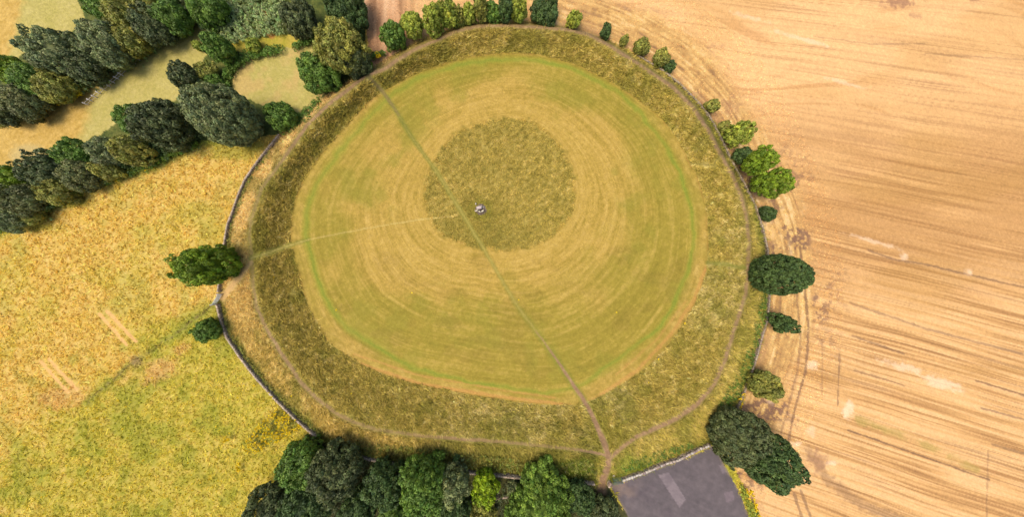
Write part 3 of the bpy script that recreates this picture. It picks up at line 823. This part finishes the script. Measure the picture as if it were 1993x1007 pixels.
def tree(name, px, py, w_, l_, kind, label, group=None, clear=0.22, cat="tree", **kw):
    """a tree whose crown covers w_ across and l_ away from the drone, centred on px, py"""
    _seed[0] += 1; seed = _seed[0]
    rr_ = math.hypot(px - NX, py - NY) / F_PX
    ph = math.atan(rr_)
    ba = max(.55, min(1.7, math.sqrt(max(.05, (l_ / w_) ** 2 - 1)) / math.tan(ph)))
    a = w_ / 2 * S * .92
    for _ in range(4):
        b = a * ba; zc = b * (1 + clear)
        a = w_ / 2 * S * (1 - zc / ALT) * .93
    b = a * ba; zc = b * (1 + clear)
    ctr = P(px, py, zc)
    gz = 0.0
    root = empty(name, (ctr.x, ctr.y, gz), label, cat, group, random.Random(seed).uniform(0, 6.28))
    v_, f_, c_, cen = crown_mesh(a, b, seed, kind, **kw)
    v_ = v_ + np.array([0, 0, zc])
    mesh_np("crown", v_, f_, M_LEAF, root, c_)
    rnd = random.Random(seed)
    m = MB()
    tr = max(.07, .055 * (a + b) / 2 + .03)
    fork = Vector((rnd.uniform(-.06, .06) * a, rnd.uniform(-.06, .06) * a, max(.35, zc - b * .55)))
    m.tube((0, 0, -.25), fork * .5, tr * 1.25, tr, 8); m.tube(fork * .5, fork, tr, tr * .8, 8)
    m.tube(fork, (0, 0, zc + b * .5), tr * .8, tr * .2, 7)
    pick = rnd.sample(range(len(cen)), min(9, len(cen)))
    for k in pick:
        e = Vector(cen[k]) * .92 + Vector((0, 0, zc)); mid = (fork + e) / 2 + Vector((0, 0, .08 * b))
        m.tube(fork, mid, tr * .5, tr * .3, 6); m.tube(mid, e, tr * .3, tr * .08, 5)
    m.build("trunk", M_BARK, root, True)
    return root


G1 = "young trees along the top edge of the ring"
for t in [(765, 68, 42, 52, 'green', "rounded green tree at the left end of the top row, by the hoop gate", {}),
          (803, 48, 38, 54, 'light', "pale green tree second from left in the top row", dict(gaps=.15)),
          (843, 40, 34, 62, 'light', "tall loose yellow green tree leaning outward, third from left in the top row", dict(gaps=.18)),
          (873, 29, 34, 56, 'light', "tall feathery tree, fourth from left in the top row", dict(gaps=.15)),
          (894, 34, 17, 36, 'olive', "thin olive sapling squeezed in after the fourth tree of the top row", dict(gaps=.1)),
          (912, 28, 25, 42, 'light', "slim bright tree left of the tallest dark pair in the top row", dict(gaps=.1)),
          (935, 20, 22, 54, 'olive', "narrow tall dark olive tree cut by the top edge of the picture", {}),
          (960, 27, 28, 38, 'green', "low bushy green tree between two taller ones in the top row", {}),
          (985, 20, 24, 50, 'deep', "narrow dark green tree just left of a pale feathery one in the top row", {}),
          (1008, 16, 30, 54, 'light', "pale feathery tree at the right end of the dense top group", dict(gaps=.18)),
          (1061, 21, 50, 58, 'deep', "broad full dark green tree standing alone right of the top group", dict(clear=.1)),
          (1118, 37, 26, 34, 'light', "small open light green tree right of the broad dark one", dict(gaps=.15, clear=.4)),
          (1180, 61, 19, 31, 'deep', "small dark upright tree at the stubble edge, first of the upper right line", {}),
          (1214, 80, 14, 23, 'olive', "tiniest sapling of the upper right line", {}),
          (1249, 91, 29, 36, 'olive', "olive tree with leaning crown, third of the upper right line", dict(gaps=.12, clear=.35)),
          (1286, 112, 30, 37, 'olive', "bushy olive tree, largest of the upper right line", dict(clear=.3)),
          (1303, 130, 17, 24, 'deep', "little dark bush at the lower end of the upper right line", {})]:
    k_ = 1.18 if t[0] < 1030 else 1.08
    tree("tree", t[0], t[1], t[2] * k_, t[3] * k_, t[4], t[5], G1, **t[6])
for t in [(1386, 206, 25, 34, 'olive', "small sparse olive tree by itself above the bright right hand trees", dict(gaps=.2)),
          (1409, 247, 24, 30, 'olive', "dull small tree tucked left of a spreading bright one", dict(gaps=.1)),
          (1438, 262, 42, 62, 'light', "spreading bright olive tree, uppermost of the large right hand trees", dict(gaps=.15, lob=.4)),
          (1446, 303, 32, 40, 'deep', "dark rounded tree behind the two largest bright trees at right", {}),
          (1474, 314, 50, 84, 'bright', "vivid green spreading tree, upper of the two largest bright trees at right", dict(gaps=.12, lob=.35)),
          (1500, 356, 46, 80, 'bright', "vivid green spreading tree, lower of the two largest bright trees at right", dict(gaps=.12, lob=.35)),
          (1495, 415, 28, 38, 'deep', "small round dark bush between the bright trees and the big dark oval tree", dict(clear=.05)),
          (1512, 534, 84, 146, 'deep', "huge smooth dense dark green oval tree beside the stubble on the right", dict(lob=.04, leaf=.24, puff=.6, clear=.02, even=True)),
          (1522, 628, 36, 62, 'deep', "ragged dark green bush below the huge oval tree", dict(gaps=.12, lob=.4, clear=.1)),
          (1490, 749, 56, 70, 'olive', "rounded olive tree with yellowish leaves by the wall, below the ragged bush", dict(gaps=.08, lob=.3)),
          (1434, 848, 112, 128, 'dark', "big dark tree overhanging the top corner of the car park", dict(lob=.18, clear=.05, even=True)),
          (1500, 900, 104, 146, 'deep', "big dark green tree leaning out over the stubble right of the car park", dict(lob=.2, clear=.15, even=True)),
          (405, 517, 80, 150, 'bright', "large bright green feathery tree by the wall above the field gate", dict(lob=.25, clear=.08)),
          (405, 643, 44, 62, 'green', "dark green bush outside the left wall just below the field gate", dict(clear=.0)),
          (548, 226, 54, 68, 'green', "rounded green tree beside the upper end of the left wall", dict(clear=.05)),
          (437, 226, 112, 180, 'grey', "largest grey green tree at upper left, broad domed crown", dict(lob=.10, clear=.02, even=True)),
          (622, 143, 78, 88, 'green', "rounded mid green tree in front of the wood at the upper left of the ring", dict(lob=.25)),
          (646, 130, 30, 44, 'bright', "small bright green tree against the dark wood at upper left", {}),
          (664, 95, 98, 128, 'olive', "large olive grey tree in the middle of the wood at upper left of the ring", dict(lob=.3)),
          (690, 118, 60, 84, 'dark', "dark shaded tree at the right edge of the wood near the hoop gate", {}),
          (716, 123, 13, 26, 'bright', "slim bright shrub right beside the hoop gate", {}),
          (673, 18, 84, 104, 'deep', "dark green tree at the top edge next to the stubble field", dict(lob=.3)),
          (582, 38, 62, 84, 'dark', "dark dome shaped tree above the small straw meadow", {}),
          (425, 93, 48, 84, 'green', "leaning oval green tree between the pale field and the bracken", dict(lob=.15)),
          (362, 150, 46, 78, 'dark', "dark grey tree jutting into the pale field at upper left", {}),
          (390, 168, 34, 44, 'olive', "yellowish shrub left of the meadow hedge", {}),
          (402, 138, 38, 52, 'olive', "olive shrub below the leaning oval tree", {}),
          (418, 160, 30, 40, 'green', "round green shrub just above the largest grey tree", {}),
          (404, 14, 70, 96, 'green', "green tree on the top edge left of the bracken", {}),
          (385, 88, 16, 26, 'light', "tiny light shrub under the leaning oval tree", {}),
          (494, 88, 26, 36, 'light', "small yellow green shrub in the glade above the meadow", {})]:
    kw = t[6]
    nm_t = "shrub" if ("shrub" in t[5] or "bush" in t[5]) else "tree"
    tree(nm_t, *t[:5], t[5], None, cat=nm_t, **kw)
G2 = "trees in the near hedgerow at left"
for t in [(312, 240, 92, 140, 'dark', "large dark tree next to the biggest grey tree in the near hedgerow", {}),
          (262, 236, 50, 74, 'green', "green tree on the upper side of the near hedgerow, left of the large dark one", {}),
          (258, 292, 58, 88, 'olive', "olive bush at the foot of the near hedgerow below the green tree", {}),
          (350, 262, 46, 60, 'dark', "low dark tree squeezed between the two largest hedgerow trees", {}),
          (210, 296, 54, 82, 'grey', "grey green tree in the middle of the near hedgerow", {}),
          (212, 330, 44, 66, 'olive', "low olive bush on the pasture side, middle of the near hedgerow", {}),
          (148, 300, 54, 86, 'green', "mid green tree on the upper side of the near hedgerow above the brown one", {}),
          (160, 342, 60, 88, 'brown', "brownish grey tree in the near hedgerow", {}),
          (92, 330, 62, 104, 'dark', "dark spiky tree rising near the left part of the near hedgerow", dict(lob=.4)),
          (112, 372, 54, 76, 'olive', "olive bush on the pasture side of the dark spiky hedgerow tree", {}),
          (50, 388, 64, 98, 'brown', "broad brownish tree third from the left end of the near hedgerow", {}),
          (22, 348, 46, 78, 'bright', "bright green tree at the left picture edge on top of the near hedgerow", {}),
          (14, 418, 62, 90, 'grey', "grey tree at the left picture edge at the foot of the near hedgerow", {}),
          (62, 418, 38, 52, 'olive', "small olive bush at the pasture edge near the left end of the hedgerow", {})]:
    t = (t[0], t[1], t[2] * 1.06, t[3] * 1.06, *t[4:])
    tree("tree" if "tree" in t[5].split(' in ')[0].split(' on ')[0].split(' at ')[0] else "shrub", *t[:5], t[5], G2, cat="tree" if "bush" not in t[5] else "shrub", **t[6])
G3 = "trees in the far belt at the upper left corner"
for t in [(108, 104, 88, 130, 'grey', "large grey green tree in the far belt at upper left", {}),
          (212, 88, 78, 116, 'grey', "rounded grey tree at the field edge in the far belt", {}),
          (165, 126, 70, 92, 'dark', "dark tree between two large grey crowns in the far belt", {}),
          (62, 160, 60, 92, 'green', "green tree left of the large grey one in the far belt", {}),
          (20, 138, 50, 84, 'bright', "bright green bush at the left picture edge in the far belt", {}),
          (105, 170, 60, 84, 'olive', "olive tree at the lower edge of the far belt above the yellow flowers", {}),
          (50, 200, 64, 92, 'brown', "brownish tree low in the far belt", {}),
          (4, 212, 56, 90, 'dark', "dark tree cut by the left picture edge in the far belt", {}),
          (250, 30, 64, 112, 'olive', "streaky olive tree high in the far belt", {}),
          (196, 6, 50, 76, 'green', "green tree on the top picture edge beside the corner field", {}),
          (256, 76, 56, 88, 'olive', "pale olive tree overhanging the fence side of the far belt", {}),
          (302, 52, 66, 104, 'dark', "dark tree at the middle of the far belt's field edge", {}),
          (336, 30, 62, 96, 'green', "deep green tree at the right end of the far belt", {}),
          (300, 4, 66, 100, 'olive', "olive tree on the top picture edge in the far belt", {}),
          (352, -10, 60, 90, 'dark', "dark tree on the top picture edge right of the far belt", {})]:
    t = (t[0], t[1], t[2] * 1.06, t[3] * 1.06, *t[4:])
    tree("tree", *t[:5], t[5], G3, cat="tree", **t[6])
G4 = "trees along the bottom edge of the picture"
for t in [(588, 900, 86, 112, 'green', "mid green tree at the left end of the bottom wood, by the wall's end", {}),
          (652, 918, 112, 142, 'dark', "large dark green tree, second along the bottom wood", {}),
          (528, 992, 88, 120, 'dark', "dark tree at the lower left corner of the bottom wood", {}),
          (700, 985, 70, 96, 'deep', "deep green tree low between two larger bottom crowns", {}),
          (748, 940, 76, 112, 'deep', "narrow deep green tree, third along the bottom wood", {}),
          (600, 985, 90, 120, 'deep', "deep green tree below the mid green one at left of the bottom wood", {}),
          (826, 942, 98, 136, 'green', "tall green tree with rounded clumps in the middle of the bottom wood", {}),
          (884, 936, 56, 92, 'grey', "grey green tree right of the tall rounded one in the bottom wood", {}),
          (888, 893, 17, 38, 'deep', "little pointed dark conifer at the top of the bottom wood", dict(taper=.8, clear=.02)),
          (944, 948, 46, 64, 'lime', "vivid yellow green bush in the gap of the bottom wood", dict(gaps=.1, lob=.5)),
          (885, 992, 66, 80, 'deep', "dark green tree low at the bottom edge below the grey green one", {}),
          (942, 1000, 50, 52, 'olive', "olive shrub at the bottom edge below the vivid bush", {}),
          (1052, 938, 78, 86, 'leafy', "light green tree crossing the bottom wall", dict(lob=.3)),
          (1050, 992, 124, 96, 'leafy', "broad light green tree at the bottom edge right of centre", dict(lob=.3)),
          (1122, 966, 62, 74, 'deep', "dark green tree under the end of the bottom wall", {}),
          (1176, 994, 54, 66, 'dark', "dark tree at the left side of the car park", {}),
          (1000, 955, 26, 36, 'grey', "small grey bush in the shade left of the light green tree", {}),
          (775, 1010, 90, 110, 'green', "green tree cut by the bottom edge below the tall rounded one", {})]:
    nm_t = "shrub" if ("shrub" in t[5] or "bush" in t[5]) else "tree"
    tree(nm_t, *t[:5], t[5], G4, cat=nm_t, **t[6])

# ------------------------------------------------------------------ hedges, bracken, nettles, flowers
def puff_run(pts, width, h, n, kind, seed, leaf=.24, pr=.6):
    rng = np.random.default_rng(seed)
    p = np.array(pts, float); L = np.concatenate([[0], np.cumsum(np.hypot(*np.diff(p, axis=0).T))])
    t = rng.uniform(0, L[-1], n)
    x = np.interp(t, L, p[:, 0]) + rng.normal(0, width / 2, n); y = np.interp(t, L, p[:, 1]) + rng.normal(0, width / 2, n)
    return puffs_at(x, y, h, kind, rng, leaf, pr)


def puffs_at(x, y, h, kind, rng, leaf, pr):
    g, _ = ground(x, y)
    n = len(x)
    zz = g + h * rng.uniform(.25, 1, n)
    cen = xyz(x, y, zz)
    base = lin(KIND[kind][0]) / GAIN * LEAF_LIFT
    c = base * rng.uniform(.75, 1.3, (n, 1)) * (1 + rng.normal(0, .07, (n, 3)))
    up = np.tile(np.array([0, 0, 1.0]), (n, 1))
    return leaf_quads(cen, pr * rng.uniform(.6, 1.3, n), c, 16, leaf, rng, up, .8)


def poly_pts(poly, n, rng):
    p = np.array(poly, float); lo, hi = p.min(0), p.max(0)
    x = rng.uniform(lo[0], hi[0], n * 4); y = rng.uniform(lo[1], hi[1], n * 4)
    k = inpoly(x, y, poly)
    return x[k][:n], y[k][:n]


for nm_h, pts, wd, h, n, kd, lab in (("hedge", [(436, 180), (440, 150), (455, 128), (480, 110), (520, 100), (546, 95)], 9, 1.3, 340, 'green', "low green hedge curving round the top of the straw meadow"),
                                     ("hedge", [(572, 92), (590, 82), (622, 70)], 7, 1.4, 130, 'green', "short green hedge between the meadow and the dark dome tree"),
                                     ("hedge", [(556, 258), (580, 232), (604, 212), (620, 198)], 9, 1.0, 200, 'green', "strip of bramble hedge along the outer foot of the bank at upper left"),
                                     ("hedge", [(0, 448), (75, 414), (164, 360), (238, 336), (298, 320), (348, 292), (385, 276)], 9, 1.3, 700, 'leafy', "low hedge fringe along the pasture edge of the near hedgerow"),
                                     ("hedge", [(-10, 430), (60, 400), (150, 352), (230, 318), (300, 292), (370, 262)], 22, 2.6, 1500, 'deep', "dense dark bramble filling the near hedgerow under its trees"),
                                     ("hedge", [(-10, 215), (60, 190), (120, 160), (190, 130), (250, 92), (330, 55)], 26, 2.6, 1500, 'deep', "dense dark bramble filling the far belt under its trees"),
                                     ("hedge", [(0, 246), (60, 222), (120, 196), (166, 170)], 6, 1.1, 160, 'olive', "low hedge fringe along the orange strip field"),
                                     ("hedge", [(722, 112), (735, 104), (748, 104)], 5, 1.2, 50, 'green', "little green hedge stub beside the yellow gorse at the top left")):
    v_, f_, c_ = puff_run(pts, wd, h, n, kd, len(lab) * 7)
    mid = P(*pts[len(pts) // 2])
    root = empty(nm_h, mid, lab, "hedge")
    mesh_np("foliage", v_ - np.array(mid[:]), f_, M_LEAF, root, c_)

rng = np.random.default_rng(77)
x, y = poly_pts([(378, 42), (400, 20), (470, -60), (560, -60), (552, 20), (552, 70), (525, 66), (500, 74), (440, 86), (415, 80), (400, 60)], 1300, rng)
v_, f_, c_ = puffs_at(x, y, 1.3, 'scrub', rng, .26, .65)
o = mesh_np("bracken", v_, f_, M_LEAF, None, c_); tag(o, "bed of green bracken above the glade at the top left", "bracken", None, "stuff")
x, y = poly_pts([(640, 855), (700, 862), (800, 872), (900, 880), (1000, 895), (1090, 905), (1150, 895), (1165, 930), (1090, 932), (1000, 922), (900, 912), (785, 900), (680, 882)], 900, rng)
v_, f_, c_ = puffs_at(x, y, .9, 'olive', rng, .22, .5)
o = mesh_np("nettles", v_, f_, M_LEAF, None, c_); tag(o, "dark green nettles along the foot of the bottom wall", "nettles", None, "stuff")
x, y = poly_pts([(1484, 560), (1496, 600), (1478, 660), (1466, 700), (1450, 745), (1432, 790), (1395, 815), (1400, 780), (1440, 720), (1462, 660), (1476, 600)], 420, rng)
v_, f_, c_ = puffs_at(x, y, .8, 'green', rng, .22, .5)
o = mesh_np("nettles", v_, f_, M_LEAF, None, c_); tag(o, "green nettles along the inner side of the right wall", "nettles", None, "stuff")
x, y = poly_pts([(1210, 925), (1290, 895), (1355, 868), (1340, 862), (1280, 880), (1230, 895), (1200, 915)], 200, rng)
v_, f_, c_ = puffs_at(x, y, .6, 'green', rng, .2, .45)
o = mesh_np("nettles", v_, f_, M_LEAF, None, c_); tag(o, "green weeds on the bank side of the car park wall", "weeds", None, "stuff")
wl = np.array(W_PTS[1:9] + W_PTS[11:18], float)
for seg, n in ((W_PTS[1:9], 200), (W_PTS[11:18], 260)):
    p_ = [(a + 7 * (C0[0] - a) / math.hypot(a - C0[0], b - C0[1]) + 0, b + 7 * (C0[1] - b) / math.hypot(a - C0[0], b - C0[1])) for a, b in seg]
    v_, f_, c_ = puff_run(p_, 3.5, .5, n, 'olive', n, .2, .4)
    o = mesh_np("weeds", v_, f_, M_LEAF, None, c_); tag(o, "dull green weeds along the inner foot of the left wall", "weeds", "weeds along the left wall", "stuff")
x, y = poly_pts([(1437, 948), (1446, 945), (1480, 1007), (1500, 1060), (1482, 1060), (1458, 1005)], 170, rng)
v_, f_, c_ = puffs_at(x, y, .7, 'light', rng, .22, .5)
o = mesh_np("weeds", v_, f_, M_LEAF, None, c_); tag(o, "yellow green weeds on the right verge of the car park", "weeds", None, "stuff")

x, y = poly_pts([(500, 1040), (540, 960), (590, 880), (640, 880), (780, 915), (905, 932), (1010, 942), (1150, 948), (1200, 990), (1225, 1040)], 2600, rng)
v_, f_, c_ = puffs_at(x, y, 1.6, 'dark', rng, .26, .7)  # undergrowth added to darken the wood floor, standing in for its shade
o = mesh_np("bramble", v_, f_, M_LEAF, None, c_); tag(o, "added dark bramble standing in for shade on the ground under the bottom wood", "bramble", None, "stuff")

# yellow flowers
xs, ys = [], []
for poly, n in (([(470, 870), (500, 830), (540, 795), (570, 810), (590, 835), (560, 850), (520, 870), (490, 890)], 560), ([(455, 905), (470, 900), (468, 918), (452, 922)], 60), ([(438, 850), (448, 848), (446, 862), (436, 862)], 30),
                ([(1450, 950), (1462, 948), (1480, 1007), (1470, 1007)], 120), ([(728, 100), (740, 100), (742, 112), (722, 114), (712, 92)], 90), ([(1434, 775), (1450, 765), (1456, 785), (1440, 800)], 30),
                ([(0, 456), (75, 421), (164, 367), (238, 343), (298, 328), (340, 302), (344, 306), (298, 332), (164, 372), (80, 427), (0, 461)], 200), ([(80, 222), (160, 178), (164, 184), (84, 228)], 90), ([(300, 700), (600, 760), (480, 1000), (60, 1000), (150, 800)], 160), ([(480, 500), (1400, 600), (1300, 800), (600, 780)], 12)):
    x, y = poly_pts(poly, n, rng); k = con(fbm(x / 8, y / 8, 99, 2), 2) > .35
    xs.append(x[k]); ys.append(y[k])
x = np.concatenate(xs); y = np.concatenate(ys)
g, _ = ground(x, y); n = len(x)
cen = xyz(x, y, g + rng.uniform(.8, 1.4, n))
v_, f_, c_ = leaf_quads(cen, rng.uniform(.15, .4, n), np.tile(A(240, 204, 12) * 1.25, (n, 1)), 8, .27, rng, np.tile([0, 0, 3.0], (n, 1)))
o = mesh_np("yellow_flowers", v_, f_, M_LEAF, None, c_); tag(o, "scattered yellow ragwort and gorse flowers in the rough grass", "flowers", None, "stuff")
x, y = poly_pts([(470, 870), (500, 830), (540, 795), (570, 810), (590, 835), (560, 850), (520, 870), (490, 890)], 120, rng)
v_, f_, c_ = puffs_at(x, y, .5, 'olive', rng, .2, .5)
o = mesh_np("ragwort", v_, f_, M_LEAF, None, c_); tag(o, "clump of ragwort stems by the lower left wall", "ragwort", None, "stuff")


# ------------------------------------------------------------------ standing grass
def blades(name, mask, n, hgt, wid, label, seed, blades_per=3, lean=1.2, vary=.32, bias=(0.5, -0.3), lift=2.0):
    rng = np.random.default_rng(seed)
    cand = np.nonzero(mask & (u > -60) & (u < 2050) & (v > -60) & (v < 1070))[0]
    # even cover on the ground, whatever the spacing of the survey
    wgt = np.where((u[cand] > -8) & (u[cand] < 2002) & (v[cand] > -8) & (v[cand] < 1016), 1.0, 9.0)
    pick = rng.choice(cand, n, p=wgt / wgt.sum())
    px = u[pick] + rng.uniform(-1, 1, n); py = v[pick] + rng.uniform(-1, 1, n)
    base = xyz(px, py, z[pick])
    cc = col[pick] * rng.uniform(1 - vary, 1 + vary, (n, 1)) * lift
    base = np.repeat(base, blades_per, 0); cc = np.repeat(cc, blades_per, 0); m = len(base)
    base = base + np.stack([rng.normal(0, wid * 1.2, m), rng.normal(0, wid * 1.2, m), np.full(m, -.03)], 1)
    hh = hgt * rng.uniform(.5, 1.3, m)
    clump = np.repeat(rng.normal(0, lean * .7, (n, 2)), blades_per, 0)
    tip = base + np.stack([(clump[:, 0] + rng.normal(bias[0], lean * .5, m)) * hh, (clump[:, 1] + rng.normal(bias[1], lean * .5, m)) * hh, hh], 1)
    ang = rng.uniform(0, 2 * math.pi, m); wv = np.stack([np.cos(ang), np.sin(ang), np.zeros(m)], 1) * (wid * rng.uniform(.6, 1.3, m))[:, None]
    vv = np.stack([base - wv, base + wv, tip], 1).reshape(-1, 3)
    c3 = np.repeat(np.clip(cc * rng.uniform(.85, 1.2, (m, 1)), .003, .85), 3, 0)
    o = mesh_np(name, vv, np.arange(len(vv)).reshape(-1, 3), M_BLADE, None, c3)
    tag(o, label, "grass", None, "stuff")


dens = con(fbm(u / 5, v / 5, 14, 2), 2) > .12
blades("tussock_grass", on_bank & ~near_path & dens, 74000, .66, .12, "uncut tussock grass covering the circular bank", 201, vary=.34)
blades("uncut_grass", rough_c & inside & ~near_path & ~gravel & dens, 15000, .34, .09, "uncut grass inside the circle round the tomb", 202)
blades("pasture_grass", (zid == 0) & dens & ~scrape, 34000, .50, .19, "dry seeding grass over the left pasture", 203, lift=2.0)
blades("stubble_straw", (zid == 3) & dens & (dW < 150), 26000, .22, .10, "cut straw and clods scattered along the headland", 204, 2)
